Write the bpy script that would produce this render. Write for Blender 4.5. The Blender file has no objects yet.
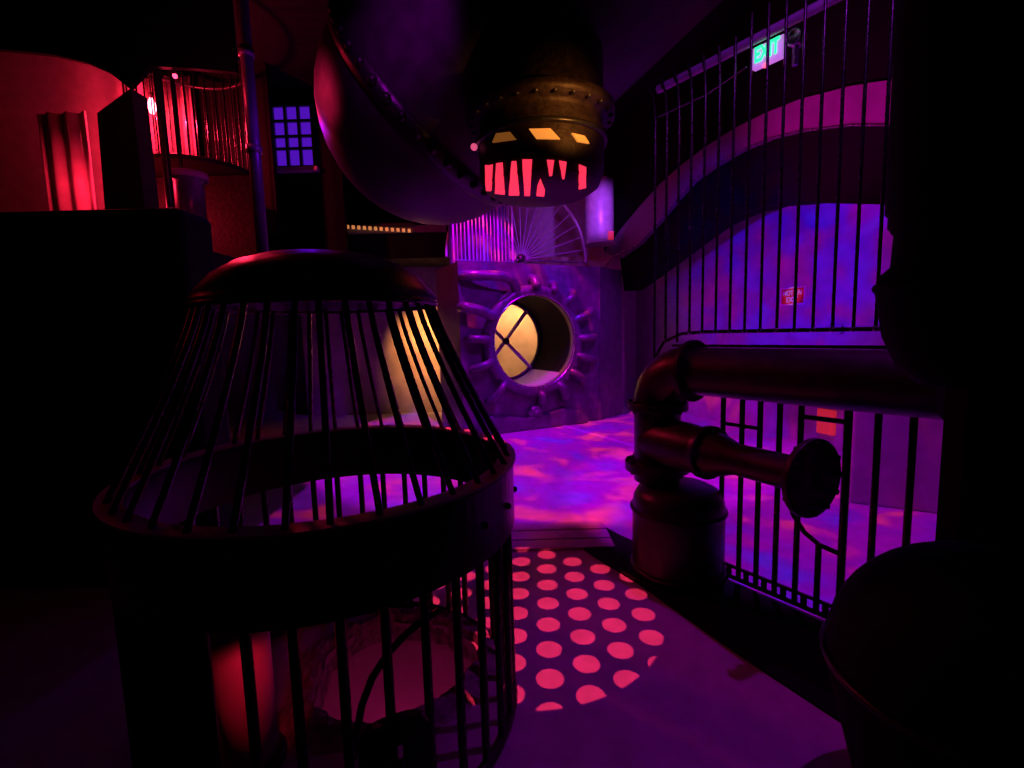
import bpy, bmesh, math, random
from mathutils import Vector, Matrix
from mathutils.bvhtree import BVHTree
random.seed(7)
PI = math.pi
S = bpy.context.scene
COL = S.collection

# ------------------------------------------------------------------ camera
FPX = 480.0; PITCH = math.radians(6.2); ROLL = math.radians(1.6); EYE = Vector((0, 0, 1.6))
f0 = Vector((0, math.cos(PITCH), -math.sin(PITCH))); u0 = Vector((0, math.sin(PITCH), math.cos(PITCH))); r0 = Vector((1, 0, 0))
cr = math.cos(ROLL) * r0 - math.sin(ROLL) * u0
cu = math.sin(ROLL) * r0 + math.cos(ROLL) * u0
cam = bpy.data.objects.new('camera', bpy.data.cameras.new('camera'))
COL.objects.link(cam)
m3 = Matrix((cr, cu, -f0)).transposed().to_4x4(); m3.translation = EYE
cam.matrix_world = m3
cam.data.sensor_width = 36; cam.data.lens = FPX / 1024 * 36; cam.data.clip_start = 0.05
S.camera = cam

def ray(x, y): return f0 * FPX + cr * (x - 512) + cu * (384 - y)
def at(x, y, Y):                      # survey point at distance Y in front of the viewer
    d = ray(x, y); return EYE + d * (Y / d.y)
def on_plane(x, y, p0, n):
    d = ray(x, y); n = Vector(n); return EYE + d * ((Vector(p0) - EYE).dot(n) / d.dot(n))

# ------------------------------------------------------------------ materials
def nm(name, color, rough=.5, metal=0., bump=0., scale=20., var=0., spec=.5, emit=None, estr=0., var2=None):
    m = bpy.data.materials.new(name); m.use_nodes = True
    nt = m.node_tree; b = nt.nodes['Principled BSDF']
    b.inputs['Base Color'].default_value = (*color, 1); b.inputs['Roughness'].default_value = rough
    b.inputs['Metallic'].default_value = metal; b.inputs['Specular IOR Level'].default_value = spec
    tc = nt.nodes.new('ShaderNodeTexCoord')
    if var or bump:
        no = nt.nodes.new('ShaderNodeTexNoise'); no.inputs['Scale'].default_value = scale; no.inputs['Detail'].default_value = 5
        nt.links.new(tc.outputs['Object'], no.inputs['Vector'])
        if var:
            rp = nt.nodes.new('ShaderNodeValToRGB')
            c2 = var2 or tuple(c * (1 - var) for c in color)
            rp.color_ramp.elements[0].position = .35; rp.color_ramp.elements[1].position = .65
            rp.color_ramp.elements[0].color = (*c2, 1); rp.color_ramp.elements[1].color = (*color, 1)
            nt.links.new(no.outputs['Fac'], rp.inputs['Fac']); nt.links.new(rp.outputs['Color'], b.inputs['Base Color'])
            mr = nt.nodes.new('ShaderNodeMapRange'); mr.inputs['To Min'].default_value = max(.02, rough - .12); mr.inputs['To Max'].default_value = min(1, rough + .12)
            nt.links.new(no.outputs['Fac'], mr.inputs['Value']); nt.links.new(mr.outputs['Result'], b.inputs['Roughness'])
        if bump:
            bp = nt.nodes.new('ShaderNodeBump'); bp.inputs['Strength'].default_value = bump; bp.inputs['Distance'].default_value = .02
            nt.links.new(no.outputs['Fac'], bp.inputs['Height']); nt.links.new(bp.outputs['Normal'], b.inputs['Normal'])
    if emit:
        b.inputs['Emission Color'].default_value = (*emit, 1); b.inputs['Emission Strength'].default_value = estr
    return m

M = {}
M['floor'] = nm('painted_concrete_floor', (.5, .48, .5), .55, bump=.15, scale=9, var=.18)
M['wall'] = nm('painted_wall', (.5, .5, .5), .7, bump=.15, scale=6, var=.2)
M['plaster'] = nm('aged_plaster', (.55, .5, .42), .75, bump=.2, scale=2.2, var=.35)
M['black'] = nm('matte_black_paint', (.006, .005, .006), .75, spec=.12, bump=.1, scale=8, var=.3)
M['ceil'] = nm('dark_ceiling_paint', (.008, .007, .008), .85, spec=.1, bump=.1, scale=4, var=.3)
M['iron'] = nm('black_iron', (.05, .045, .045), .33, .6, bump=.1, scale=30, var=.3)
M['bar'] = nm('dark_steel_bar', (.07, .06, .06), .28, .8, bump=.05, scale=40, var=.3)
M['flange'] = nm('worn_grey_flange', (.45, .4, .4), .5, .2, bump=.15, scale=18, var=.4)
M['rust'] = nm('dark_rusted_iron', (.045, .024, .02), .55, .4, bump=.3, scale=25, var=.5)
M['boiler'] = nm('grey_boiler_paint', (.17, .16, .17), .34, .2, bump=.25, scale=7, var=.4)
M['lightpaint'] = nm('pale_grey_paint', (.5, .48, .5), .4, .1, bump=.1, scale=9, var=.2)
M['vessel'] = nm('aged_vessel_metal', (.055, .045, .05), .5, .3, bump=.25, scale=9, var=.4)
M['pipe'] = nm('dark_painted_pipe', (.065, .05, .058), .38, .3, bump=.15, scale=14, var=.35)
M['steel'] = nm('brushed_steel', (.5, .5, .5), .25, .9, bump=.05, scale=30, var=.2)
M['brass'] = nm('bright_rod_metal', (.5, .48, .48), .3, .8, bump=.05, scale=30, var=.15)
M['redpaint'] = nm('pale_red_sheet', (.55, .4, .4), .5, bump=.1, scale=7, var=.2)
M['rubble'] = nm('broken_concrete', (.45, .42, .4), .9, bump=.9, scale=28, var=.5)
M['arch'] = nm('arch_fascia_paint', (.2, .16, .19), .5, bump=.12, scale=5, var=.2)
M['archdark'] = nm('arch_rib_black_paint', (.005, .004, .005), .8, spec=.08, bump=.1, scale=6, var=.3)
M['white'] = nm('white_sign_plastic', (.75, .75, .75), .4, bump=.02, scale=9, var=.05)
M['signred'] = nm('sign_red', (.75, .02, .03), .45, bump=.02, scale=9, var=.1)
M['glow_red'] = nm('red_glowing_slot', (.5, .02, .04), .5, bump=.4, scale=40, emit=(1, .035, .09), estr=1.1)
M['dullred'] = nm('dull_red_lamp', (.5, .03, .04), .5, emit=(1, .03, .06), estr=.35)
M['glow_orange'] = nm('orange_glowing_pane', (.6, .3, .05), .5, bump=.1, scale=20, emit=(1, .32, .05), estr=.75)
M['glow_dim'] = nm('dim_orange_glowing_pane', (.6, .3, .05), .5, bump=.1, scale=20, emit=(1, .32, .05), estr=.16)
M['glow_green'] = nm('green_lit_letters', (.02, .6, .3), .4, emit=(.03, 1, .42), estr=1.2)
M['sign_lit'] = nm('backlit_sign_face', (.7, .65, .75), .4, emit=(.62, .2, .85), estr=.7)
M['bulb'] = nm('lit_red_bulb', (.9, .5, .5), .3, emit=(1, .25, .35), estr=9)
M['spark'] = nm('small_red_lamp', (.9, .3, .3), .3, emit=(1, .05, .12), estr=4)
M['pinklamp'] = nm('small_pink_lamp', (.9, .3, .4), .3, emit=(1, .12, .3), estr=.7)
M['amber'] = nm('small_amber_lamp', (.9, .6, .2), .3, emit=(1, .36, .1), estr=.55)
M['violet'] = nm('violet_lit_glass', (.1, .05, .4), .25, bump=.2, scale=6, emit=(.13, .01, .8), estr=.55)

# ------------------------------------------------------------------ geometry helpers (all in world coordinates)
class MB:
    def __init__(s): s.v = []; s.f = []; s.smooth = []
    def add(s, vs, fs, smooth=False):
        o = len(s.v); s.v += [Vector(v) for v in vs]
        for f in fs: s.f.append([i + o for i in f]); s.smooth.append(smooth)
        return s
    def box(s, lo, hi, mat=None):
        x0, y0, z0 = lo; x1, y1, z1 = hi
        v = [Vector(p) for p in ((x0,y0,z0),(x1,y0,z0),(x1,y1,z0),(x0,y1,z0),(x0,y0,z1),(x1,y0,z1),(x1,y1,z1),(x0,y1,z1))]
        if mat: v = [mat @ p for p in v]
        return s.add(v, [(0,3,2,1),(4,5,6,7),(0,1,5,4),(1,2,6,5),(2,3,7,6),(3,0,4,7)])
    def tube(s, pts, r, n=10, closed=False, caps=True):
        pts = [Vector(p) for p in pts]; k = len(pts)
        rs = r if isinstance(r, (list, tuple)) else [r] * k
        T = []
        for i in range(k):
            a = pts[(i - 1) % k] if (closed or i > 0) else pts[i]
            b = pts[(i + 1) % k] if (closed or i < k - 1) else pts[i]
            T.append((b - a).normalized())
        ref = Vector((0, 0, 1)) if abs(T[0].z) < .9 else Vector((1, 0, 0))
        nx = T[0].cross(ref).normalized(); vs = []
        for i in range(k):
            nx = (nx - T[i] * nx.dot(T[i])).normalized(); ny = T[i].cross(nx)
            for j in range(n):
                a = 2 * PI * j / n; vs.append(pts[i] + (nx * math.cos(a) + ny * math.sin(a)) * rs[i])
        fs = []
        for i in range(k if closed else k - 1):
            i2 = (i + 1) % k
            for j in range(n): fs.append((i*n+j, i*n+(j+1) % n, i2*n+(j+1) % n, i2*n+j))
        s.add(vs, fs, True)
        if caps and not closed:
            s.add(vs[:n], [tuple(reversed(range(n)))]); s.add(vs[-n:], [tuple(range(n))])
        return s
    def lathe(s, prof, c, axis=(0, 0, 1), n=48, closed=False, smooth=True):   # prof = [(radius, height along the axis)]
        ax = Vector(axis).normalized(); c = Vector(c)
        ref = Vector((0, 0, 1)) if abs(ax.z) < .9 else Vector((1, 0, 0))
        ex = ax.cross(ref).normalized(); ey = ax.cross(ex); vs = []
        for (r, h) in prof:
            for j in range(n):
                a = 2 * PI * j / n; vs.append(c + ax * h + (ex * math.cos(a) + ey * math.sin(a)) * max(r, 1e-4))
        k = len(prof); fs = []
        for i in range(k if closed else k - 1):
            i2 = (i + 1) % k
            for j in range(n): fs.append((i*n+j, i2*n+j, i2*n+(j+1) % n, i*n+(j+1) % n))
        return s.add(vs, fs, smooth)
    def prism(s, poly, depth):        # planar outline pushed along a depth vector
        n = len(poly); d = Vector(depth); vs = [Vector(p) for p in poly] + [Vector(p) + d for p in poly]
        return s.add(vs, [tuple(range(n)), tuple(reversed(range(n, 2*n)))] + [(i, (i+1) % n, (i+1) % n + n, i + n) for i in range(n)])
    def ball(s, c, r, n=12):
        return s.lathe([(r * math.sin(PI*i/n), -r * math.cos(PI*i/n)) for i in range(n + 1)], c, n=2*n)
    def strip(s, A, B, depth, smooth=False):        # thick band between two polylines
        k = len(A); d = Vector(depth)
        vs = [Vector(p) for p in A] + [Vector(p) for p in B] + [Vector(p) + d for p in A] + [Vector(p) + d for p in B]; fs = []
        for i in range(k - 1):
            fs += [(i, i+1, k+i+1, k+i), (2*k+i, 3*k+i, 3*k+i+1, 2*k+i+1), (i, 2*k+i, 2*k+i+1, i+1), (k+i, k+i+1, 3*k+i+1, 3*k+i)]
        fs += [(0, k, 3*k, 2*k), (k-1, 3*k-1, 4*k-1, 2*k-1)]
        return s.add(vs, fs, smooth)
    def build(s, name, mat, parent=None, origin=None, bevel=0):
        root = parent
        while root is not None and root.parent is not None: root = root.parent
        o = Vector(origin) if origin is not None else (root.location.copy() if root else Vector((0, 0, 0)))
        me = bpy.data.meshes.new(name); me.from_pydata([v - o for v in s.v], [], s.f)
        bm = bmesh.new(); bm.from_mesh(me); bmesh.ops.recalc_face_normals(bm, faces=bm.faces); bm.to_mesh(me); bm.free()
        me.polygons.foreach_set('use_smooth', s.smooth); me.materials.append(mat); me.update()
        ob = bpy.data.objects.new(name, me); COL.objects.link(ob)
        if parent is None:
            ob.location = o
        else:
            ob.parent = parent
            if origin is not None: ob.location = o - root.location
        if bevel:
            b = ob.modifiers.new('bevel', 'BEVEL'); b.width = bevel; b.segments = 2; b.limit_method = 'ANGLE'
        return ob

def tag(o, label, cat, group=None):
    o['label'] = label; o['category'] = cat
    if group: o['group'] = group
    return o
def thing(name, label, cat, loc, group=None):
    o = bpy.data.objects.new(name, None); COL.objects.link(o); o.location = Vector(loc); o.empty_display_size = .1
    return tag(o, label, cat, group)
def struct(o): o['kind'] = 'structure'; return o
def copy_part(src, parent, loc=None, rotz=None):
    c = src.copy(); COL.objects.link(c); c.parent = parent
    if loc is not None: c.location = loc
    if rotz is not None: c.rotation_euler = (0, 0, rotz)
    return c
def V(*a): return Vector(a)
def studs(name, centers, shape, mat, parent):    # each bolt or rivet is a part of its own
    root = parent
    while root.parent is not None: root = root.parent
    mb = MB(); shape(mb, V(0, 0, 0)); first = mb.build(name, mat, parent, origin=centers[0])
    me = first.data
    for v in me.vertices: v.co += centers[0]
    for c in centers[1:]:
        o = first.copy(); COL.objects.link(o); o.parent = parent; o.location = Vector(c) - root.location
def arc(c, r, a0, a1, n, ex=V(1, 0, 0), ey=V(0, 1, 0)):
    return [Vector(c) + ex * (r * math.cos(a0 + (a1 - a0) * i / n)) + ey * (r * math.sin(a0 + (a1 - a0) * i / n)) for i in range(n + 1)]
def text_mesh(txt, size, depth=.004):
    cu_ = bpy.data.curves.new('lettering', 'FONT'); cu_.body = txt; cu_.size = size; cu_.align_x = 'CENTER'; cu_.align_y = 'CENTER'; cu_.extrude = depth; cu_.offset = size * .03
    ob = bpy.data.objects.new('lettering', cu_); COL.objects.link(ob)
    dg = bpy.context.evaluated_depsgraph_get(); dg.update()
    me = bpy.data.meshes.new_from_object(ob.evaluated_get(dg)); bpy.data.objects.remove(ob)
    return me
def place_text(txt, name, mat, w, h, center, ex, ey, parent):
    me = text_mesh(txt, 1.0, .02); xs = [v.co.x for v in me.vertices]; ys = [v.co.y for v in me.vertices]
    sx = w / (max(xs) - min(xs)); sy = h / (max(ys) - min(ys)); mx = (max(xs) + min(xs)) / 2; my = (max(ys) + min(ys)) / 2
    en_ = ex.cross(ey); mb = MB()
    mb.add([center + ex * ((v.co.x - mx) * sx) + ey * ((v.co.y - my) * sy) + en_ * (v.co.z * .15) for v in me.vertices], [tuple(p.vertices) for p in me.polygons])
    return mb.build(name, mat, parent)

# ------------------------------------------------------------------ bearings of the place
GD = V(.573, -.82, 0).normalized(); GN = V(-.82, -.573, 0).normalized()    # along the fence towards the viewer / fence normal on the viewer's side
G0 = V(1.263, 2.99, 0)
def gp(s, off=0, z=0): return G0 + GD * s + GN * off + V(0, 0, z)
W0 = V(2.824, 10.36, 0); WD = V(.27, -.963, 0).normalized(); WN = V(-.963, -.27, 0).normalized()   # blue-lit side wall
HX = V(.906, .424, 0); HN = V(.424, -.906, 0); HZ = V(0, 0, 1)              # boiler front: along / outward / up
B0 = V(-.526, 7.427, 0); B1 = V(1.545, 8.404, 0)
BC = V(-.75, 1.95, 0)                                                      # bell cage centre
PIT = V(-.60, 2.17, 0); PR = .37

# ------------------------------------------------------------------ setting
def floor_mesh():
    mb = MB(); n = 96; x0, x1, y0, y1 = -9, 7, -1.5, 12
    inn = []; out = []
    for i in range(n):
        a = 2 * PI * i / n; d = V(math.cos(a), math.sin(a), 0)
        rr = PR * (1 + .05 * math.sin(3*a + 1) + .03 * math.sin(7*a) + .02 * math.sin(13*a + 2))
        inn.append(PIT + d * rr)
        t = 1e9
        if d.x > 1e-6: t = min(t, (x1 - PIT.x) / d.x)
        if d.x < -1e-6: t = min(t, (x0 - PIT.x) / d.x)
        if d.y > 1e-6: t = min(t, (y1 - PIT.y) / d.y)
        if d.y < -1e-6: t = min(t, (y0 - PIT.y) / d.y)
        out.append(PIT + d * t)
    mb.add(inn + out, [(i, (i+1) % n, n + (i+1) % n, n + i) for i in range(n)])
    cs = [V(x0,y0,0), V(x1,y0,0), V(x1,y1,0), V(x0,y1,0)]
    # corner fill triangles
    for c in cs:
        k = max(range(n), key=lambda i: (out[i]-PIT).normalized().dot((c-PIT).normalized()))
        for j in (k-1, k):
            a, b = out[j % n], out[(j+1) % n]
            if abs(a.x-b.x) > 1e-4 and abs(a.y-b.y) > 1e-4: mb.add([a, c, b], [(0, 1, 2)])
    # the cut edge of the slab
    mb.add(inn + [p - V(0,0,.14) for p in inn], [(i, n+i, n+(i+1) % n, (i+1) % n) for i in range(n)])
    return mb
struct(floor_mesh().build('floor', M['floor']))
mb = MB(); mb.lathe([(PR+.12, -.14), (PR+.1, -1.1), (0, -1.1)], PIT, n=48)
struct(mb.build('trim_1', M['wall']))                                      # round shaft under the hole
struct(MB().box((-9, -1.5, 5.3), (7, 12, 5.5)).build('ceiling', M['ceil']))
struct(MB().box((-9, 10.6, 0), (7, 10.8, 5.3)).build('wall_back', M['wall']))
struct(MB().box((-4.2, 9.75, 0), (2.3, 9.9, 3.05)).build('wall_middle', M['plaster']))
mb = MB(); a = W0 - WD * .3; b = W0 + WD * 9
mb.prism([a, b, b + V(0,0,5.3), a + V(0,0,5.3)], -WN * .15); struct(mb.build('wall_right', M['wall']))
wl = at(178, 205, 3.0)
mb = MB(); mb.box((-5.5, 3.0, 0), (wl.x, 3.35, wl.z)); struct(mb.build('wall_left', M['black'], bevel=.05))
struct(MB().box((-9, -1.5, 0), (-8.8, 12, 5.3)).build('wall_outer', M['ceil']))

# floor details: three planks with open joints, pale seam strip
for k, (ya, yb) in enumerate(((3.36, 3.50), (3.52, 3.67), (3.69, 3.83))):
    struct(MB().box((-.12, ya, 0), (.72, yb, .022)).build('trim_%d' % (k + 2), M['floor'], bevel=.004))
mb = MB(); a = V(.80, 8.05, 0); b = V(1.72, 6.30, 0); d = (b - a).normalized(); n_ = V(-d.y, d.x, 0) * .045
mb.prism([a - n_, b - n_, b + n_, a + n_], V(0, 0, .006)); struct(mb.build('trim_5', M['white']))
# low wall block behind the gate
mb = MB(); a = V(2.982, 4.13, 0); b = V(3.495, 3.832, 0); d = (b - a).normalized(); pb = V(-d.y, d.x, 0)
e = b + d * 1.2
mb.prism([a, e, e + pb * .5, a + pb * .5], V(0, 0, .9)); struct(mb.build('wall_low', M['wall'], bevel=.02))
# dark side partition with an opening at the right edge
YP = 1.80
o0, o1, o2, o3 = at(991, 240, YP), at(1062, 252, YP), at(1062, 271, YP), at(991, 270, YP)
L, Rr = at(940, 470, YP).x, 3.6
mb = MB(); dp = V(0, -.09, 0)
mb.prism([V(L, YP, 0), V(Rr, YP, 0), V(Rr, YP, o3.z), V(L, YP, o3.z)], dp)
mb.prism([V(L, YP, o3.z), o3, o0, V(L, YP, o0.z)], dp)
mb.prism([V(L, YP, o0.z), o0, o1, V(Rr, YP, o1.z), V(Rr, YP, 5.2), V(L, YP, 5.2)], dp)
mb.prism([o2, V(Rr, YP, o2.z), V(Rr, YP, o1.z), o1], dp)
struct(mb.build('wall_partition', M['black']))

# ------------------------------------------------------------------ bell shaped cage
bell = thing('bell_cage', 'large dark bell shaped iron cage with domed cap standing over the floor hole', 'cage', BC)
MB().lathe([(.70, .82), (.745, .82), (.745, 1.07), (.735, 1.083), (.702, 1.083), (.70, 1.06)], BC, n=96, closed=True, smooth=False).build('ring_band', M['iron'], bell)
MB().lathe([(.685, 1.083), (.757, 1.083), (.757, 1.092), (.685, 1.092)], BC, n=96, closed=True, smooth=False).build('ring_flange', M['flange'], bell)
MB().lathe([(0, 1.93), (.12, 1.927), (.22, 1.91), (.31, 1.88), (.38, 1.835), (.43, 1.78), (.455, 1.745), (.45, 1.725), (.40, 1.725), (.30, 1.80), (0, 1.87)], BC, n=64).build('dome_cap', M['iron'], bell)
MB().tube(arc(BC + V(0,0,1.725), .445, 0, 2*PI, 64)[:-1], .014, 8, closed=True).build('dome_rim', M['bar'], bell)
MB().tube(arc(BC + V(0,0,.03), .715, 0, 2*PI, 64)[:-1], .022, 8, closed=True).build('foot_ring', M['iron'], bell)
NB = 36
pts = []
for i in range(9):
    t = i / 8; pts.append(BC + V(.435 + (.725 - .435) * (t ** 1.15), 0, 1.72 + (1.088 - 1.72) * t))
b0 = MB().tube(pts, .0105, 8).build('upper_bar', M['bar'], bell)
l0 = MB().tube([BC + V(.715, 0, .03), BC + V(.715, 0, .83)], .0155, 8).build('lower_bar', M['bar'], bell)
for k in range(1, NB):
    copy_part(b0, bell, rotz=2*PI*k/NB + random.uniform(-.012, .012)); copy_part(l0, bell, rotz=2*PI*k/NB)
studs('band_rivet', [BC + V(.748*math.cos(2*PI*k/24), .748*math.sin(2*PI*k/24), .945) for k in range(24)], lambda mb, c: mb.ball(c, .013, 5), M['bar'], bell)
# keyhole plate and curved stay on the viewer's side of the cage
fa = math.atan2(-.80, .35)
def cagept(a, z, r=.735): return BC + V(r*math.cos(a), r*math.sin(a), z)
kc = on_plane(395, 745, BC + V(.30, -.68, 0), (.30, -.68, 0)); kx = V(.68, .30, 0).normalized(); kn = V(.30, -.68, 0).normalized()
outl = []
w_, zt, zb = .105, kc.z + .10, kc.z - .16
for i in range(13):
    a = PI * i / 12; outl.append(V(w_ * math.copysign(abs(math.cos(a)) ** .55, math.cos(a)), 0, zt - .07 + .07 * math.sin(a) ** .7))
outl = [V(w_, 0, zb)] + outl + [V(-w_, 0, zb)]
# plate with a real slot: left, right, top, bottom pieces around it
sl = (-.022, .022, kc.z - .05, kc.z + .02)
def loc(p): return V(kc.x, kc.y, 0) + kx * p.x + V(0, 0, p.z)
mb = MB()
topz = lambda x: zt - .07 + .07 * max(0, 1 - (abs(x) / w_) ** 3.2) ** .5
xs = [-w_ + 2*w_*i/30 for i in range(31)]
xs = sorted(set(xs + [sl[0], sl[1]]))
for xa, xb in zip(xs[:-1], xs[1:]):
    spans = [(zb, None)]
    if xa >= sl[0] - 1e-6 and xb <= sl[1] + 1e-6: spans = [(zb, sl[2]), (sl[3], None)]
    for z0, z1 in spans:
        za = topz(xa) if z1 is None else z1; zc = topz(xb) if z1 is None else z1
        mb.prism([loc(V(xa,0,z0)), loc(V(xb,0,z0)), loc(V(xb,0,zc)), loc(V(xa,0,za))], kn * .03)
mb.build('keyhole_plate', M['iron'], bell)
sp = [on_plane(x, y, BC + V(.26, -.60, 0), (.30, -.68, 0)) for x, y in ((352, 768), (356, 735), (362, 705), (372, 678), (387, 655), (402, 638), (418, 624), (440, 610))]
MB().tube(sp, .012, 8).build('curved_stay', M['bar'], bell)

# broken rim of the hole, and pipe stub in the cage
def px_of(p):
    q = p - EYE; return 512 + FPX * q.dot(cr) / q.dot(f0)
angs = [PI + 2*PI*i/180 for i in range(-20, 60)]
angs = [a for a in angs if px_of(cagept(a, .5, .74)) < 221 and (cagept(a, 0, 1) - BC).dot(V(.36, -.93, 0)) > -.25]
MB().strip([cagept(a, .03, .735) for a in angs], [cagept(a, .83, .735) for a in angs], V(0, 0, 0)).build('shade_sheet', M['black'], bell).modifiers.new('thickness', 'SOLIDIFY').thickness = .006  # black sheet added to darken the lower left of the cage
mb = MB(); n = 90; kk = 7; vs = []; fs = []
for i in range(n):
    a = 2*PI*i/n; d = V(math.cos(a), math.sin(a), 0)
    w = .13 + .035 * math.sin(2*a + .6) + .02 * math.sin(5*a)
    rr = PR * (1 + .05 * math.sin(3*a + 1) + .03 * math.sin(7*a) + .02 * math.sin(13*a + 2)) - .01
    for j in range(kk):
        t = j / (kk - 1); h = .012 + .06 * math.sin(PI * min(1, t*1.25+.05)) * (.6 + .5*random.random()) if j not in (0, kk-1) else (-.1 if j == 0 else .001)
        vs.append(PIT + d * (rr + w * t + random.uniform(-.008, .008)) + V(0, 0, h))
for i in range(n):
    i2 = (i+1) % n
    for j in range(kk-1): fs.append((i*kk+j, i*kk+j+1, i2*kk+j+1, i2*kk+j))
mb.add(vs, fs); struct(mb.build('trim_6', M['rubble']))
rp = V(-1.03, 1.66, 0)
sp_ = thing('standpipe', 'short red lit pipe standing upright inside the bell cage', 'pipe', rp)
MB().lathe([(.1, .03), (.1, .62), (.085, .62), (.085, .03)], rp, n=40, closed=True).build('pipe_body', M['redpaint'], sp_)
MB().lathe([(.125, 0), (.125, .03), (.1, .035), (.1, 0)], rp, n=40, closed=True).build('base_flange', M['iron'], sp_)

# thin flat black slab with a rounded end under the gate and pipe
SLAB_EDGE = [(.72, 3.74), (.60, 3.725), (.52, 3.65), (.478, 3.51), (.485, 3.37), (.545, 3.24), (.628, 3.094), (.749, 2.879), (.999, 2.33), (1.135, 2.05), (1.30, 1.735)]
poly = [gp(1.75, .04), gp(-.75, .04)] + [V(x, y, 0) for x, y in SLAB_EDGE]
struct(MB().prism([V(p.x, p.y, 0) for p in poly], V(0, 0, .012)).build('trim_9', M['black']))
# ------------------------------------------------------------------ pipe with elbow, tee branch and blank flange
PZ = 1.335; PRAD = .142; po = .20
post = gp(-.27, po); pipe = thing('pipework', 'thick dark pipe with elbow and blanked side branch in front of the gate', 'pipe', (post.x, post.y, 0))
RB = .24
el = [post + V(0, 0, PZ - RB) + GD * (RB - RB * math.cos(a)) + V(0, 0, RB * math.sin(a)) for a in [PI/2*i/10 for i in range(11)]]
MB().tube([gp(-.27 + RB, po, PZ) - GD*.0, gp(1.16, po, PZ)], PRAD, 32).build('horizontal_run', M['pipe'], pipe)
MB().tube(el, PRAD + .012, 32).build('elbow', M['pipe'], pipe)
MB().tube([post + V(0, 0, .60), post + V(0, 0, PZ - RB)], PRAD + .005, 32).build('riser', M['pipe'], pipe)
def flange(c, ax, r, t, name, nb=10):
    fl = MB().lathe([(.02, -t/2), (r, -t/2), (r, t/2), (.02, t/2)], c, ax, 40, closed=True, smooth=False).build(name, M['pipe'], pipe, bevel=.005)
    ax = Vector(ax).normalized(); ref = V(0,0,1) if abs(ax.z) < .9 else V(1,0,0); e1 = ax.cross(ref).normalized(); e2 = ax.cross(e1)
    studs('bolt', [c + (e1*math.cos(2*PI*k/nb) + e2*math.sin(2*PI*k/nb)) * (r - .022) for k in range(nb)], lambda mb, p: mb.tube([p - ax*(t/2+.014), p + ax*(t/2+.014)], .013, 6), M['bar'], fl)
    return fl
flange(post + V(0,0,PZ-RB-.0), (0,0,1), PRAD+.05, .05, 'elbow_flange')
flange(post + V(0,0,.70), (0,0,1), PRAD+.065, .06, 'lower_flange')
flange(gp(-.27+RB+.02, po, PZ), GD, PRAD+.045, .035, 'run_flange')
disc = at(812, 478, 2.13); tb = V(disc.x - post.x, disc.y - post.y, 0).normalized(); bz = disc.z
b_end = V(disc.x, disc.y, bz)
bs = post + V(0, 0, bz - .03)
MB().tube([bs, bs + (b_end - bs)*.25, bs + (b_end - bs)*.5, bs + (b_end-bs)*.6, b_end], [.155, .15, .12, .085, .085], 28).build('side_branch', M['pipe'], pipe)
flange(b_end, tb, .185, .03, 'blank_flange', 12)
flange(bs + (b_end-bs)*.42, tb, .155, .04, 'branch_flange', 10)
# drum under the riser
dc = V(1.05, 3.0, 0); drum = thing('floor_drum', 'squat dark drum with rounded shoulder on the floor below the pipe elbow', 'drum', dc)
MB().lathe([(0, .02), (.27, .02), (.285, .05), (.285, .46), (.275, .52), (.25, .565), (.2, .59), (0, .595)], dc, n=48).build('drum_body', M['pipe'], drum)
for z in (.06, .44): MB().tube(arc(dc + V(0,0,z), .287, 0, 2*PI, 48)[:-1], .014, 8, closed=True).build('hoop', M['iron'], drum)
MB().lathe([(.2,0),(.31,0),(.31,.02),(.2,.02)], dc, n=48, closed=True, smooth=False).build('base_plate', M['iron'], drum)

# ------------------------------------------------------------------ lower gate
gate = thing('floor_gate', 'low iron bar gate on the floor behind the pipe with curved rails', 'gate', gp(.4, 0, 0))
gb = MB().tube([V(0,0,.03), V(0,0,1.30)], .0165, 8)
s_list = [.07, .192, .30, .41, .522, .634, .744, .87, 1.005, 1.13, 1.26]
proto = None
for i, s in enumerate(s_list):
    zt_ = 1.30
    if i == 5: zt_ = .42
    m_ = MB().tube([gp(s, 0, .03), gp(s, 0, zt_)], .0165 if i != 6 else .02, 8); m_.build('bar', M['bar'], gate)
MB().tube([gp(.0,0,.10), gp(1.30,0,.10)], .012, 8).build('lower_rail', M['bar'], gate)
MB().tube([gp(.0,0,.03), gp(1.30,0,.03)], .014, 8).build('lower_rail', M['bar'], gate)
MB().tube([gp(.07,0,1.0), gp(.30,0,1.0)], .012, 8).build('cross_rail', M['bar'], gate)
MB().tube([gp(.07,0,.74), gp(.30,0,.74)], .012, 8).build('cross_rail', M['bar'], gate)
MB().tube([gp(.522,0,1.10), gp(.744,0,1.10)], .014, 8).build('cross_rail', M['bar'], gate)
MB().tube([gp(.46,0,.66), gp(.50,0,.54), gp(.56,0,.46), gp(.64,0,.415), gp(.744,0,.40)], .014, 8).build('curved_rail', M['bar'], gate)
studs('spacer_block', [gp(.13 + .11*k, 0, 0) for k in range(9)], lambda mb, c: mb.box((-.012,-.012,.03),(.012,.012,.10)), M['bar'], gate)

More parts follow.
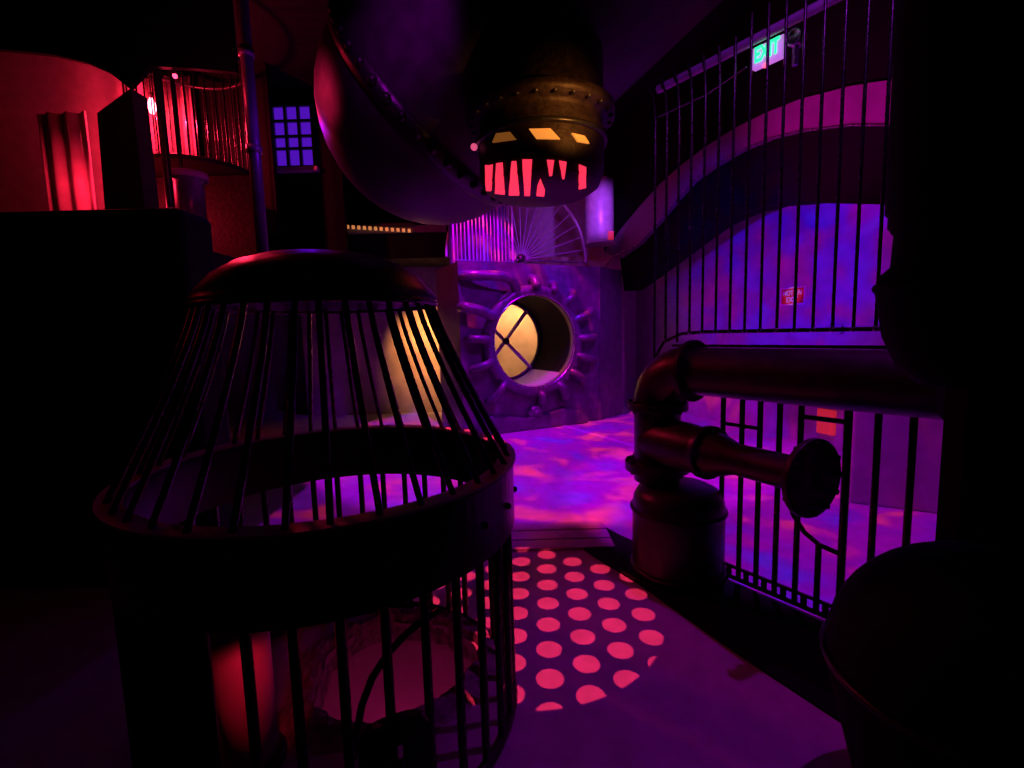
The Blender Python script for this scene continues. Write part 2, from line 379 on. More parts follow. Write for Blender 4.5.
# ------------------------------------------------------------------ tall fence
fence = thing('tall_fence', 'tall see-through fence of thin dark vertical bars above the pipe', 'fence', gp(.2, -.06, 1.5))
FO = -.06
MB().tube([gp(-.48,FO,3.19), gp(1.3,FO,3.19)], .026, 10).build('top_rail', M['lightpaint'], fence)
MB().tube([gp(-.52,FO-.0,1.20), gp(-.5,FO,1.38), gp(-.42,FO,1.50), gp(-.28,FO,1.555), gp(-.1,FO,1.565), gp(1.3,FO,1.565)], .012, 8).build('bottom_rail', M['bar'], fence)
MB().tube([gp(-.35,FO,1.475), gp(1.3,FO,1.475)], .010, 8).build('lower_cable', M['bar'], fence)
for k in range(20):
    s = -.48 + .0935 * k
    lo = 1.565 if k > 2 else (.62 if k == 0 else 1.5)
    tp = 3.24 if k < 7 else 3.32
    p = [gp(s, FO + .028, lo), gp(s, FO + .028, 2.2), gp(s, FO + .028, tp - .25)]
    c_ = .06 * max(0, 1 - k / 6)
    p += [gp(s - c_*.3, FO+.028, tp - .1), gp(s - c_, FO + .028, tp)]
    MB().tube(p, .0085, 7).build('bar', M['bar'], fence)
    if k > 2: MB().ball(gp(s, FO + .028, 1.566), .015, 5).build('bolt', M['steel'], fence)
MB().tube([gp(-.47, FO+.03, 3.0), gp(-.1, FO+.03, 3.0), gp(.15, FO+.03, 3.05)], .003, 5).build('wire', M['steel'], fence)

# EXIT sign on the rail
def fplane(x, y, off=-.10): return on_plane(x, y, gp(0, off), GN)
ebl, etl, etr, ebr = fplane(751, 73), fplane(751, 53), fplane(777, 31), fplane(782, 52)
sa = (ebl - G0).dot(GD); sb = (ebr - G0).dot(GD); zlo = (ebl.z + ebr.z)/2; zhi = (etl.z + etr.z)/2
exi = thing('exit_sign', 'lit sign with green EXIT letters fixed to the fence top rail', 'sign', gp((sa+sb)/2, -.115, zlo))
MB().prism([gp(sa,-.11,zlo), gp(sb,-.11,zlo), gp(sb,-.11,zhi), gp(sa,-.11,zhi)], -GN*.035).build('housing', M['sign_lit'], exi, bevel=.004)
place_text('EXIT', 'lettering', M['glow_green'], (sb-sa)*.80, (zhi-zlo)*.72, gp((sa+sb)/2 , -.105, (zlo+zhi)/2+.012), GD, V(0,0,1), exi)
MB().ball(gp(sa+.08, -.10, zlo-.012), .012, 6).build('indicator_light', M['spark'], exi)
lampc = fplane(796, 38, -.17)
sl_ = thing('rail_lamp', 'small round lamp head beside the exit sign on the rail', 'lamp', lampc)
MB().lathe([(0,-.05),(.035,-.05),(.045,-.03),(.045,.03),(.038,.035),(.03,.02),(0,.02)], lampc, GN, 24).build('lamp_head', M['steel'], sl_)
MB().box((-.012,-.012,-.14),(.012,.012,-.03), Matrix.Translation(lampc)).build('bracket', M['steel'], sl_)

# ------------------------------------------------------------------ sign on the side wall
def wp(x, y, off=0): return on_plane(x, y, W0 + WN*off, WN)
c1, c2, c3, c4 = wp(781, 306), wp(806, 304), wp(806, 286), wp(781, 288)
sc_ = (c1+c2+c3+c4)/4; sw = ((c2-c1).length + (c3-c4).length)/2; sh = ((c4-c1).length + (c3-c2).length)/2
sgn = thing('wall_sign', 'small red and white NOT AN EXIT sign on the blue lit wall', 'sign', sc_ + WN*.01)
def wr(cx, cz, hw, hh, off): return [sc_ + WD*(cx+sx*hw) + V(0,0,cz+sz*hh) + WN*off for sx, sz in ((-1,-1),(1,-1),(1,1),(-1,1))]
MB().prism(wr(0,0,sw/2,sh/2,.012), -WN*.01).build('border', M['white'], sgn)
MB().prism(wr(0,0,sw/2*.88,sh/2*.84,.016), -WN*.004).build('panel', M['signred'], sgn)
place_text('NOT AN', 'lettering', M['white'], sw*.74, sh*.3, sc_ + WN*.018 + V(0,0,sh*.18), WD, V(0,0,1), sgn)
place_text('EXIT', 'lettering', M['white'], sw*.46, sh*.3, sc_ + WN*.018 - V(0,0,sh*.19), WD, V(0,0,1), sgn)

def wall_box(name, cat, label, x0, y0, x1, y1, mat, extra):
    a, b = wp(x0, y1), wp(x1, y0); c = (a + b) / 2; w_ = abs((b - a).dot(WD)) / 2; h_ = abs(b.z - a.z) / 2
    t = thing(name, label, cat, c + WN*.02)
    q = lambda k, o: [c + WD*(sx*w_*k) + V(0,0,sz*h_*k) + WN*o for sx, sz in ((-1,-1),(1,-1),(1,1),(-1,1))]
    MB().prism(q(1, .05), -WN*.049).build('case', mat, t, bevel=.008); MB().prism(q(.7, .058), -WN*.009).build(extra, mat, t)
wall_box('wall_lamp', 'lamp', 'small red lit lamp low on the blue wall seen through the gate', 819, 411, 837, 432, M['dullred'], 'lens')
wall_box('junction_box', 'box', 'small pale box on the blue wall just above the fence bottom rail', 827, 325, 844, 334, M['lightpaint'], 'lid')
# ------------------------------------------------------------------ arch in front of the side wall
A0 = V(2.05, 8.9, 0); AD = V(.26, -.966, 0).normalized(); AN = V(-.966, -.26, 0).normalized()
def zz(p, z): return V(p.x, p.y, z)
def ap(x, y, off=0): return on_plane(x, y, A0 + AN*off, AN)
up = [(905,74),(888,80),(850,86),(800,99),(765,113),(735,128),(705,147),(680,166),(660,184),(640,206),(620,230),(604,252)]
lo = [(905,125),(888,125),(850,125),(800,131),(768,139),(740,151),(714,166),(692,182),(676,200),(660,220),(640,243),(620,258)]
un = [(905,205),(888,204),(850,203),(800,202),(765,205),(735,213),(712,224),(694,237),(678,250),(660,264),(642,278),(624,291)]
arch = thing('arch', 'wide curved arch with magenta lit fascia sweeping over the blue lit wall', 'arch', ap(640, 290))
MB().strip([ap(*p) for p in up], [ap(*p) for p in lo], -AN*.25).build('fascia', M['arch'], arch)
MB().strip([ap(*p, off=-.08) for p in lo], [ap(*p, off=-.08) for p in un], -AN*.35).build('under_rib', M['archdark'], arch)
MB().strip([ap(*p, off=-.05) for p in up], [zz(ap(*p, off=-.05), 5.28) for p in up], -AN*.2).build('upper_panel', M['archdark'], arch)  # black panel added to keep the area above the fascia dark
MB().tube([ap(*p, off=.01) for p in lo], .012, 6).build('edge_trim', M['steel'], arch)
MB().tube([ap(605,267,.03), ap(612,258,.03), ap(621,252,.03), ap(633,248,.03)], .018, 6).build('lower_edge_trim', M['steel'], arch)

# stair railing behind the lantern
sr = thing('stair_railing', 'fan of thin slanted rods rising behind the violet drum', 'railing', at(630, 240, 10.1))
for k in range(11):
    x = 612 + 4.6*k; MB().tube([at(x, 246 - 3.0*k, 10.1), at(x - 5 - .6*k, 188 - 1.0*k, 10.1)], .012, 6).build('rod', M['brass'], sr)
MB().tube([at(602, 186, 10.1), at(662, 176, 10.1)], .03, 8).build('hand_rail', M['iron'], sr)
for k, (x, y) in enumerate(((626,187),(640,186),(652,184.5),(663,183))):
    l = thing('fairy_lamp', ['small pink lamp nearest the violet drum in the row under the fence', 'second small pink lamp from the violet drum', 'third small pink lamp from the violet drum', 'small pink lamp touching the first fence bar'][k], 'lamp', at(x, y+3, 10.02), 'pink lamps beside the violet drum')
    c = at(x, y+3, 10.02); MB().lathe([(0,-.03),(.05,-.025),(.07,0),(.05,.025),(0,.03)], c, n=14).build('lens', M['pinklamp'], l)
    MB().lathe([(.0,.028),(.045,.028),(.045,.07),(0,.07)], c, n=14).build('cap', M['iron'], l)
# violet drum lantern
vc = at(599, 243, 8.95)
vd = thing('hanging_drum', 'shiny violet drum hanging to the right of the spoked half wheel', 'drum', vc)
MB().lathe([(0,0),(.255,0),(.265,.02),(.265,1.08),(.255,1.1),(0,1.1)], vc, n=40).build('drum_body', M['lightpaint'], vd)
MB().lathe([(.0,-.03),(.3,-.03),(.3,.0),(.0,.0)], vc, n=40, closed=True, smooth=False).build('bottom_tray', M['lightpaint'], vd)
MB().tube([vc + V(0,0,1.1), vc + V(0,0,5.3-vc.z)], .03, 10).build('hanger', M['iron'], vd)
q = vc + V(.14,-.24,.01); MB().box((-.02,-.03,0),(.07,.03,.14), Matrix.Translation(q)).build('red_lamp', M['dullred'], vd)

# ------------------------------------------------------------------ boiler with round hatch
O = on_plane(533, 341.5, B0, HN); TOPZ = 2.67; HR = .745; DEP = 1.15
boi = thing('boiler_housing', 'violet lit boiler housing with round barred hatch and radiating bent pipes', 'boiler', (O.x, O.y, 0))
def hp(x, z, n=0): return O + HX*x + HN*n + V(0, 0, z)
XL, XR = (on_plane(461, 350, B0, HN) - O).dot(HX), (B1 - O).dot(HX)
def ringplate(mb, n_off, r):
    n = 64; inn = []; out = []
    x0, x1, z0, z1 = XL, XR, -O.z, TOPZ - O.z
    angs = sorted([2*PI*i/n for i in range(n)] + [math.atan2(zz, xx) % (2*PI) for xx in (x0, x1) for zz in (z0, z1)]); n = len(angs)
    for a in angs:
        c, s = math.cos(a), math.sin(a); t = 1e9
        if c > 1e-6: t = min(t, x1/c)
        if c < -1e-6: t = min(t, x0/c)
        if s > 1e-6: t = min(t, z1/s)
        if s < -1e-6: t = min(t, z0/s)
        inn.append(hp(r*c, r*s, n_off)); out.append(hp(t*c, t*s, n_off))
    mb.add(inn + out, [(i, (i+1) % n, n+(i+1) % n, n+i) for i in range(n)])
mb = MB(); ringplate(mb, 0, HR); ringplate(mb, -DEP, HR)
z0, z1 = -O.z, TOPZ - O.z
rc = V(2.08, 9.02, 0)                                                     # rear right corner of the angled cheek
fr, fl = hp(XR, 0), hp(XL, 0)
rb, lb = hp(XR, 0, -DEP), hp(XL, 0, -DEP)
def zz(p, z): return V(p.x, p.y, z)
for p, q in ((fl, lb), (rb, rc), (rc, fr)): mb.add([zz(p,0), zz(q,0), zz(q,TOPZ), zz(p,TOPZ)], [(0,1,2,3)])
mb.add([zz(p, TOPZ) for p in (fl, fr, rc, rb, lb)], [(0,1,2,3,4)])
bd = mb.build('housing_body', M['boiler'], boi)
MB().tube([zz(fr, 0.0), zz(fr, TOPZ)], .02, 8).build('corner_seam', M['boiler'], boi)
MB().lathe([(HR,.02),(HR,-DEP+.01)], O, HN, 64).build('tunnel', M['black'], boi)  # black stands in for the shade inside the tunnel
tf = [[hp((HR-.012)*math.cos(a), (HR-.012)*math.sin(a), n_) for a in [-PI/2 - .75 + 1.5*i/16 for i in range(17)]] for n_ in (0, -DEP+.08)]
MB().strip(tf[0], tf[1], V(0,0,-.008)).build('tunnel_lit_strip', M['lightpaint'], boi)  # pale strip stands in for the light on the tunnel's bottom
MB().lathe([(HR-.01,-.04),(HR-.01,.10),(HR+.03,.13),(HR+.10,.13),(HR+.155,.08),(HR+.16,0),(HR+.02,-.02)], O, HN, 72, closed=True).build('hatch_ring', M['boiler'], boi)
MB().tube(arc(O + HN*.12, HR+.005, 0, 2*PI, 72, HX, HZ)[:-1], .016, 8, closed=True).build('rim_bead', M['steel'], boi)
MB().lathe([(HR-.06,-DEP+.02),(HR,-DEP+.02),(HR,-DEP+.07),(HR-.06,-DEP+.07)], O, HN, 64, closed=True).build('inner_ring', M['iron'], boi)
for a in (PI/4+.08, -PI/4+.0):
    d = HX*math.cos(a) + HZ*math.sin(a); c = O - HN*(DEP-.05)
    MB().tube([c - d*(HR-.02), c + d*(HR-.02)], .034, 8).build('cross_bar', M['lightpaint'], boi)
MB().lathe([(0,.03),(.06,.03),(.06,-.02),(0,-.02)], O - HN*(DEP-.08), HN, 20).build('cross_hub', M['iron'], boi)
ang = [2, 24, 47, 68, 90, 128, 152, 176, 200, 228, 300, 322, 342, 275]
for i, a in enumerate(ang):
    t = math.radians(a); d = HX*math.cos(t) + HZ*math.sin(t)
    R1 = 1.16 + .07*math.sin(i*2.3)
    if a in (128, 152): R1 = 1.3
    if a == 275: R1 = 1.02
    if a in (68, 90): R1 = 1.0
    up_ = .15
    rr_ = .062 if a not in (128, 152, 90, 300) else .078
    p = [O + d*.82 + HN*.05, O + d*.88 + HN*(up_), O + d*(R1-.14) + HN*(up_+.02), O + d*(R1-.04) + HN*(up_-.03), O + d*R1 + HN*.05, O + d*(R1+.01) - HN*.02]
    if a in (128, 152):
        k = -HX
        p = [O + d*.82 + HN*.05, O + d*.90 + HN*up_, O + d*1.05 + HN*(up_+.03) + k*.03, O + d*1.13 + HN*(up_+.03) + k*.14, O + d*1.17 + HN*(up_+.02) + k*.35, O + d*1.17 + HN*(up_-.03)+k*.42, O + d*1.17 - HN*.02 + k*.44]
        p = p if a != 128 else [O + HX*-.30 + HZ*.80 + HN*.06, O + HX*-.38 + HZ*.92 + HN*up_, O + HX*-.50 + HZ*1.0 + HN*(up_+.02), O + HX*-.72 + HZ*1.02 + HN*(up_+.02), O + HX*(XL+.12) + HZ*1.02 + HN*.12, O + HX*(XL+.06) + HZ*1.02 - HN*.02]
        p = [v if (v - O).dot(HX) > XL + .03 else v + HX*(XL + .03 - (v-O).dot(HX)) for v in p]
    # smooth the polyline
    for _ in range(2):
        q = [p[0]]
        for u_, w__ in zip(p[:-1], p[1:]): q += [u_*.75 + w__*.25, u_*.25 + w__*.75]
        p = q + [p[-1]]
    MB().tube(p, rr_, 12).build('bent_pipe', M['boiler'], boi)
cc = O + HN*.0 - HZ*1.18; MB().lathe([(.14,0),(.14,.07),(.09,.10),(.05,.10),(.05,.14),(0,.14)], cc, HN, 24).build('drain_cap', M['boiler'], boi)
studs('ring_bolt', [O + HX*(.84*math.cos(2*PI*k/20+.1)) + HZ*(.84*math.sin(2*PI*k/20+.1)) + HN*.11 for k in range(20)], lambda mb, c: mb.tube([c, c + HN*.04], .022, 6), M['boiler'], boi)
# sagging skirt at the base
mb = MB(); q = [(-1.05,0),(-1.0,.18),(-.85,.30),(-.5,.26),(-.2,.20),(.2,.24),(.55,.30),(.85,.22),(1.0,.0)]
mb.prism([hp(x, z - O.z, 0) for x, z in q], HN*.12).build('foot_skirt', M['boiler'], boi, bevel=.03)

# spoked half wheel and balustrade on the boiler roof
wc = on_plane(521, 262, B0 - HN*.45, HN); wc.z = TOPZ + .13; WRAD = 1.30
wh = thing('half_wheel', 'spoked metal half wheel standing upright on the boiler roof', 'wheel', wc)
MB().tube(arc(wc, WRAD, 0, PI, 48, HX, HZ), .026, 8).build('rim', M['lightpaint'], wh)
MB().tube([wc - HX*WRAD, wc + HX*WRAD], .018, 8).build('base_rail', M['brass'], wh)
for sg in (-.9, 0, .9): MB().tube([wc + HX*WRAD*sg, wc + HX*WRAD*sg - HZ*.13], .02, 8).build('foot', M['brass'], wh)
MB().lathe([(0,-.05),(.05,-.05),(.06,0),(.05,.05),(0,.05)], wc + HZ*.02, HN, 24).build('hub', M['iron'], wh)
for k in range(1, 18):
    a = PI*k/18; d = HX*math.cos(a) + HZ*math.sin(a); MB().tube([wc + d*.1, wc + d*WRAD], .013, 6).build('spoke', M['lightpaint'], wh)
# balustrade
ra, rb_ = hp(XL + .0, 0, .0), hp(-.25, 0, .0)
bal = thing('roof_balustrade', 'violet balustrade of close upright rods on the left of the boiler roof', 'railing', zz(ra, TOPZ))
for k in range(17):
    p = ra + (rb_ - ra) * (k/16) - HN*.15; MB().tube([zz(p, TOPZ), zz(p, TOPZ + 1.15)], .010 if k % 4 else .018, 6).build('rod', M['lightpaint'], bal)
for z in (.03, 1.15): MB().tube([zz(ra - HN*.15, TOPZ+z), zz(rb_ - HN*.15, TOPZ+z)], .022, 8).build('rail', M['boiler'], bal)
q0, q1 = ra - HN*.35, rb_ - HN*.35
MB().prism([zz(q0, TOPZ), zz(q1, TOPZ), zz(q1, TOPZ+1.2), zz(q0, TOPZ+1.2)], -HN*.04).build('back_panel', M['boiler'], bal)

# mezzanine walkway at the back left
dk = thing('walkway_deck', 'dark raised walkway deck behind the bell dome', 'walkway', at(360, 232, 8.3))
dL, dR = at(180, 232, 8.3), at(445, 232, 8.3); dz1 = at(400, 229, 8.3).z; dz0 = at(420, 258, 8.3).z
MB().box((dL.x, 8.3, dz0), (dR.x, 9.4, dz1 - .0)).build('deck_slab', M['black'], dk)
MB().box((dL.x, 8.26, dz1 - .07), (dR.x + .02, 8.3, dz1 + .05)).build('edge_beam', M['boiler'], dk)
pL = at(275, 200, 8.26)
MB().tube([V(pL.x, 8.22, dz1 + .05), V(pL.x, 8.22, dz1 + 1.1)], .03, 8).build('rail_post', M['rust'], dk)
MB().tube([V(pL.x, 8.22, dz1 + .06), V(dR.x-.5, 8.22, dz1 + .06)], .03, 8).build('kick_rail', M['rust'], dk)
for k in range(13):
    x = 342 + 5.6*k; c = at(x, 226.5 + .35*k, 8.18)
    l = MB().box((-.022,-.02,-.028),(.022,.02,.028)).v
    m_ = MB().box((-.022,-.02,-.028),(.022,.02,.028), Matrix.Translation(c))
    names = ['first', 'second', 'third', 'fourth', 'fifth', 'sixth', 'seventh', 'eighth', 'ninth', 'tenth', 'eleventh', 'twelfth']
    lab = ('small square amber lamp at the right end of the walkway edge row' if k == 12 else '%s small square amber lamp from the left along the walkway edge' % names[k])
    tag(m_.build('edge_lamp', M['amber'], origin=c, bevel=.006), lab, 'lamp', 'amber lamps along the walkway edge')

# ------------------------------------------------------------------ hanging vessel with firebox face
VA = at(434, 108, 4.1); VB = at(660, -150, 3.3); va = (VB - VA).normalized(); VR = .90
ves = thing('hanging_vessel', 'huge dark riveted vessel hanging overhead with a toothed glowing furnace mouth', 'vessel', VA - V(0,0,VR))
prof = [(VR*math.sin(PI/2*i/10), -VR*math.cos(PI/2*i/10)) for i in range(11)] + [(VR*1.02, .4), (VR*1.02, 1.2), (VR, 2.6), (0, 2.6)]
MB().lathe(prof, VA, va, 72).build('shell', M['vessel'], ves)
band = MB().lathe([(VR*.95,-.06),(VR*1.02,-.06),(VR*1.04,.0),(VR*1.04,.08),(VR*.95,.08)], VA, va, 72, closed=True).build('rivet_band', M['iron'], ves)
e1 = va.cross(V(0,0,1)).normalized(); e2 = va.cross(e1)
studs('rivet', [VA + va*.03 + (e1*math.cos(2*PI*k/44) + e2*math.sin(2*PI*k/44))*VR*1.04 for k in range(44)], lambda mb, c: mb.ball(c, .034, 5), M['iron'], band)
FC = at(541, 150, 3.25); fz = FC.z; fb = V(FC.x, FC.y, 0)
fire = MB(); fire.lathe([(0, fz+.55), (.40, fz+.55), (.40, fz+.22), (.47, fz+.215), (.47, fz+.16), (.40, fz+.155), (.39, fz+.12), (.405, fz+.06), (.40, fz-.05), (.40, fz-.16), (.37, fz-.24), (.30, fz-.285), (.16, fz-.31), (0, fz-.32)], fb, n=72)
fbox = fire.build('firebox', M['rust'], ves)
MB().lathe([(.39, fz+.005), (.42, fz+.005), (.425, fz+.02), (.42, fz+.035), (.39, fz+.035)], fb, n=64, closed=True).build('brow_ring', M['iron'], fbox)
studs('flange_bolt', [fb + V(.445*math.cos(2*PI*k/26), .445*math.sin(2*PI*k/26), fz+.16) for k in range(26)], lambda mb, c: mb.ball(c, .018, 5), M['iron'], fbox)
fme = fbox.data; bvh = BVHTree.FromPolygons([v.co + ves.location for v in fme.vertices], [tuple(p.vertices) for p in fme.polygons])
def stamp(poly, name, mat):
    pts = []
    n = len(poly)
    for i in range(n):
        a, b = poly[i], poly[(i+1) % n]
        for t in (0, .25, .5, .75): pts.append((a[0]+(b[0]-a[0])*t, a[1]+(b[1]-a[1])*t))
    cx = sum(p[0] for p in pts)/len(pts); cy = sum(p[1] for p in pts)/len(pts); rings = []
    for sc in (1, .75, .5, .25, 0):
        row = []
        for x, y in (pts if sc else pts[:1]):
            d = ray(cx + (x-cx)*sc, cy + (y-cy)*sc).normalized(); h = bvh.ray_cast(EYE, d)
            if h[0] is None: return
            nn = h[1] if h[1].dot(d) < 0 else -h[1]
            row.append((h[0], nn))
        rings.append(row)
    k = len(pts); mb = MB(); vs = [p - q*.02 for p, q in rings[0]]
    for row in rings: vs += [p + q*.012 for p, q in row]
    fs = []
    for j in range(4):
        for i in range(k): fs.append((j*k+i, j*k+(i+1) % k, (j+1)*k+(i+1) % k, (j+1)*k+i))
    for i in range(k): fs.append((4*k+i, 4*k+(i+1) % k, 5*k))
    mb.add(vs, fs); mb.build(name, mat, fbox)
Z3 = lambda p: (430 + p[0]/5.12, 80 + p[1]/5.12)
slots = [[(262,490),(273,525),(270,550),(248,545),(252,515)], [(290,438),(322,432),(316,562),(292,560)], [(345,425),(372,422),(384,578),(336,575)],
    [(422,415),(442,415),(458,582),(404,582)], [(475,406),(523,406),(512,585),(484,585)], [(565,503),(588,560),(585,588),(545,585),(550,540)],
    [(598,408),(634,410),(624,484),(610,486)], [(660,412),(696,418),(686,500),(676,502)], [(762,432),(793,445),(795,545),(760,552)]]
for p in slots: stamp([Z3(v) for v in p], 'tooth_slot', M['glow_red'])
for i, p in enumerate([[(345,275),(412,268),(443,306),(325,322)], [(508,253),(615,251),(664,306),(545,303)], [(722,274),(785,288),(810,328),(752,318)]]):
    stamp([Z3(v) for v in p], 'brow_pane', M['glow_dim' if i == 0 else 'glow_orange'])
c = at(474, 147, 3.15); 
MB().ball(c, .022, 6).build('pilot_lamp', M['pinklamp'], ves)

# ------------------------------------------------------------------ dark hanging pillar and boiler dome at the right
PY = 1.48; PS = PY/1.62*.93
pc = at(962, 250, PY); pcx = V(pc.x, pc.y, 0); k_ = 1.62/480
def pz(y): return at(962, y, PY).z
hp_ = thing('hanging_pillar', 'black bulbous pillar hanging at the right edge in front of the fence', 'pillar', zz(pcx, pz(385)))
MB().lathe([(r_*PS, z_) for r_, z_ in [(0, pz(388)), (.10, pz(384)), (.17, pz(365)), (.215, pz(335)), (.235, pz(300)), (.245, pz(286)), (.235, pz(272)), (.20, pz(262)), (.195, pz(226)), (.215, pz(220)), (.215, pz(208)), (.225, pz(204)), (.225, 5.3)]], pcx, n=56).build('pillar_body', M['black'], hp_)
for y in (284, 222): MB().tube(arc(pcx + V(0,0,pz(y)), PS*(.235 if y == 284 else .19), 0, 2*PI, 48)[:-1], .016, 8, closed=True).build('collar', M['black'], hp_)
dc2 = at(985, 682, 1.30); DR = .395
dm = thing('round_tank', 'black round tank on the floor at the lower right beside the gate', 'tank', V(dc2.x, dc2.y, 0))
MB().lathe([(DR*.7, 0), (DR*.75, .1), (DR*math.sin(1.9), max(.12, dc2.z - DR*.32))] + [(DR*math.sin(t), dc2.z + DR*math.cos(t)) for t in [1.7 - 1.7*i/12 for i in range(13)]], V(dc2.x, dc2.y, 0), n=56).build('tank_shell', M['black'], dm)
MB().tube(arc(V(dc2.x, dc2.y, dc2.z), DR+.004, 0, 2*PI, 56)[:-1], .012, 8, closed=True).build('seam_band', M['iron'], dm)

# ------------------------------------------------------------------ red balcony at upper left
YB = 5.2
bc = at(197, 174, 6.0); RC = .62
cage = thing('balcony_cage', 'round balcony cage of thin bars glowing red above the left wall', 'cage', bc)
zt2 = at(190, 62, 6.0).z
cb = MB().tube([bc + V(RC,0,0), V(bc.x+RC, bc.y, zt2)], .008, 6).build('bar', M['bar'], cage)
for k in range(1, 40): copy_part(cb, cage, rotz=2*PI*k/40)
for z in (bc.z, zt2): MB().tube(arc(V(bc.x, bc.y, z), RC, 0, 2*PI, 48)[:-1], .02, 8, closed=True).build('ring', M['iron'], cage)
MB().lathe([(0, -.04), (RC+.03, -.04), (RC+.03, 0), (0, 0)], bc, n=48, closed=True, smooth=False).build('floor_plate', M['rust'], cage)
def curtain(x0, x1, y0, y1, Y, name, lab, fold=1.0, group='red lit curtains in the balcony'):
    a, b = at(x0, y1, Y), at(x1, y1, Y); zt_ = at((x0+x1)/2, y0, Y).z; n = 60
    A = [a + (b-a)*(i/n) + V(0, .028*math.sin(i/n*(x1-x0)/fold/5.0*2*PI/1.6), 0) for i in range(n+1)]
    Bt = [V(p.x, p.y, zt_) for p in A]
    mb = MB(); mb.strip(A, Bt, V(0,.02,0), True); c = mb.build(name, M['redpaint'], origin=a)
    return tag(c, lab, 'curtain', group)
curtain(132, 166, 78, 176, 6.6, 'curtain', 'pleated red lit curtain behind the glowing bulb')
curtain(170, 199, 76, 176, 6.6, 'curtain', 'pleated red lit curtain to the right of the dark post')
mb = MB(); a = at(100, 215, 6.9); b = at(265, 60, 6.9)
struct(MB().box((a.x-.2, 6.9, 2.9), (b.x, 7.0, 5.3)).build('wall_balcony', M['black']))
bu = at(152, 106, 6.32); bul = thing('pendant_bulb', 'glowing red bulb hanging in front of the left curtain', 'bulb', bu)
MB().lathe([(0,-.10),(.03,-.085),(.042,-.03),(.038,.04),(.02,.09),(0,.1)], bu, n=20).build('glass', M['bulb'], bul)
MB().lathe([(0,.09),(.022,.09),(.022,.16),(0,.16)], bu, n=14).build('socket', M['iron'], bul)
MB().tube([bu + V(0,0,.15), V(bu.x, bu.y, 5.3)], .006, 6).build('cord', M['iron'], bul)
b2 = at(175, 76, 4.9); sp2 = thing('spot_lamp', 'tiny bright red lamp above the balcony bars', 'lamp', b2)
MB().ball(b2, .022, 7).build('lens', M['spark'], sp2); MB().lathe([(.0,.015),(.026,.015),(.022,.08),(0,.08)], b2, n=14).build('cap', M['iron'], sp2)
# posts and column under it
for i, (x, y, w, lab) in enumerate(((166, 160, .038, 'thick dark post standing left of the balcony cage centre'), (180, 160, .022, 'thin dark post standing beside the thick one'))):
    YQ = 5.12 + .16*i; c = at(x, y, YQ); p = thing('support_post', lab, 'post', V(c.x, YQ, 2.2), 'posts in front of the balcony')
    MB().tube([V(c.x, YQ, 2.2), V(c.x, YQ, 5.3)], w, 12).build('shaft', M['iron'], p); MB().lathe([(0,2.2),(w*1.8,2.2),(w*1.8,2.26),(0,2.26)], V(c.x,YQ,0), n=20).build('foot', M['iron'], p)
c = at(193, 228, 5.3); cl = thing('short_column', 'glossy short column below the balcony cage', 'column', c)
MB().lathe([(0,0),(.17,0),(.17,.06),(.14,.08),(.14,.46),(.17,.48),(.17,.55),(0,.55)], c, n=32).build('shaft', M['boiler'], cl)
MB().lathe([(.17,.49),(.185,.49),(.185,.56),(.17,.56)], c, n=32, closed=True).build('capital_band', M['redpaint'], cl)
# vertical pipe
c = at(251, 110, 4.3); vp = thing('vertical_pipe', 'slim vertical pipe lit red and violet right of the balcony', 'pipe', V(c.x, 4.3, 2.2))
MB().tube([V(c.x,4.3,2.2), V(c.x,4.3,5.3)], .05, 20).build('shaft', M['boiler'], vp)
for y in (53, 150): 
    z = at(248, y, 4.3).z; MB().lathe([(.0,z-.03),(.062,z-.03),(.062,z+.03),(0,z+.03)], V(c.x,4.3,0), n=24).build('coupling', M['boiler'], vp)
# booth panel, lit column, red wall, canopy
a1, a2, a3, a4 = at(97,113,4.75), at(131,88,4.75), at(146,215,4.75), at(103,215,4.75)
tag(MB().prism([a1,a2,V(a3.x,a3.y,2.2),V(a4.x,a4.y,2.2)], V(0,.2,0)).build('booth_panel', M['vessel'], origin=a4), 'dark upright panel with slanted top left of the balcony cage', 'panel')
curtain(50, 99, 112, 219, 5.5, 'drape', 'long red lit drape at the upper left beside the dark slanted panel', 2.2, None)
a = at(-60, 225, 6.0); b = at(132, 30, 6.0)
struct(MB().box((a.x, 6.0, 2.2), (b.x, 6.1, 5.3)).build('wall_red', M['redpaint']))
low = [(-200,48),(-60,48),(0,49),(50,54),(85,62),(110,73),(129,88),(150,66),(190,68),(236,72)]
up_l = [(x, -330) for x, y in low]
struct(MB().strip([at(x,y,4.8) for x,y in low], [zz(at(x,y,4.8), 5.3) for x,y in low], V(0,.05,0)).build('trim_7', M['black']))
# upper ledge floor for the balcony
struct(MB().box((-6.5, 3.35, 2.05), (at(268,200,4.2).x, 7.0, 2.2)).build('trim_8', M['black']))
# low dark wall between ledge and walkway
e0, e1_ = at(207, 232, 5.9), at(262, 232, 5.9)
struct(MB().box((e0.x-.9, 5.9, 2.2), (e1_.x, 6.0, bc.z-.06)).build('wall_ledge', M['rust']))

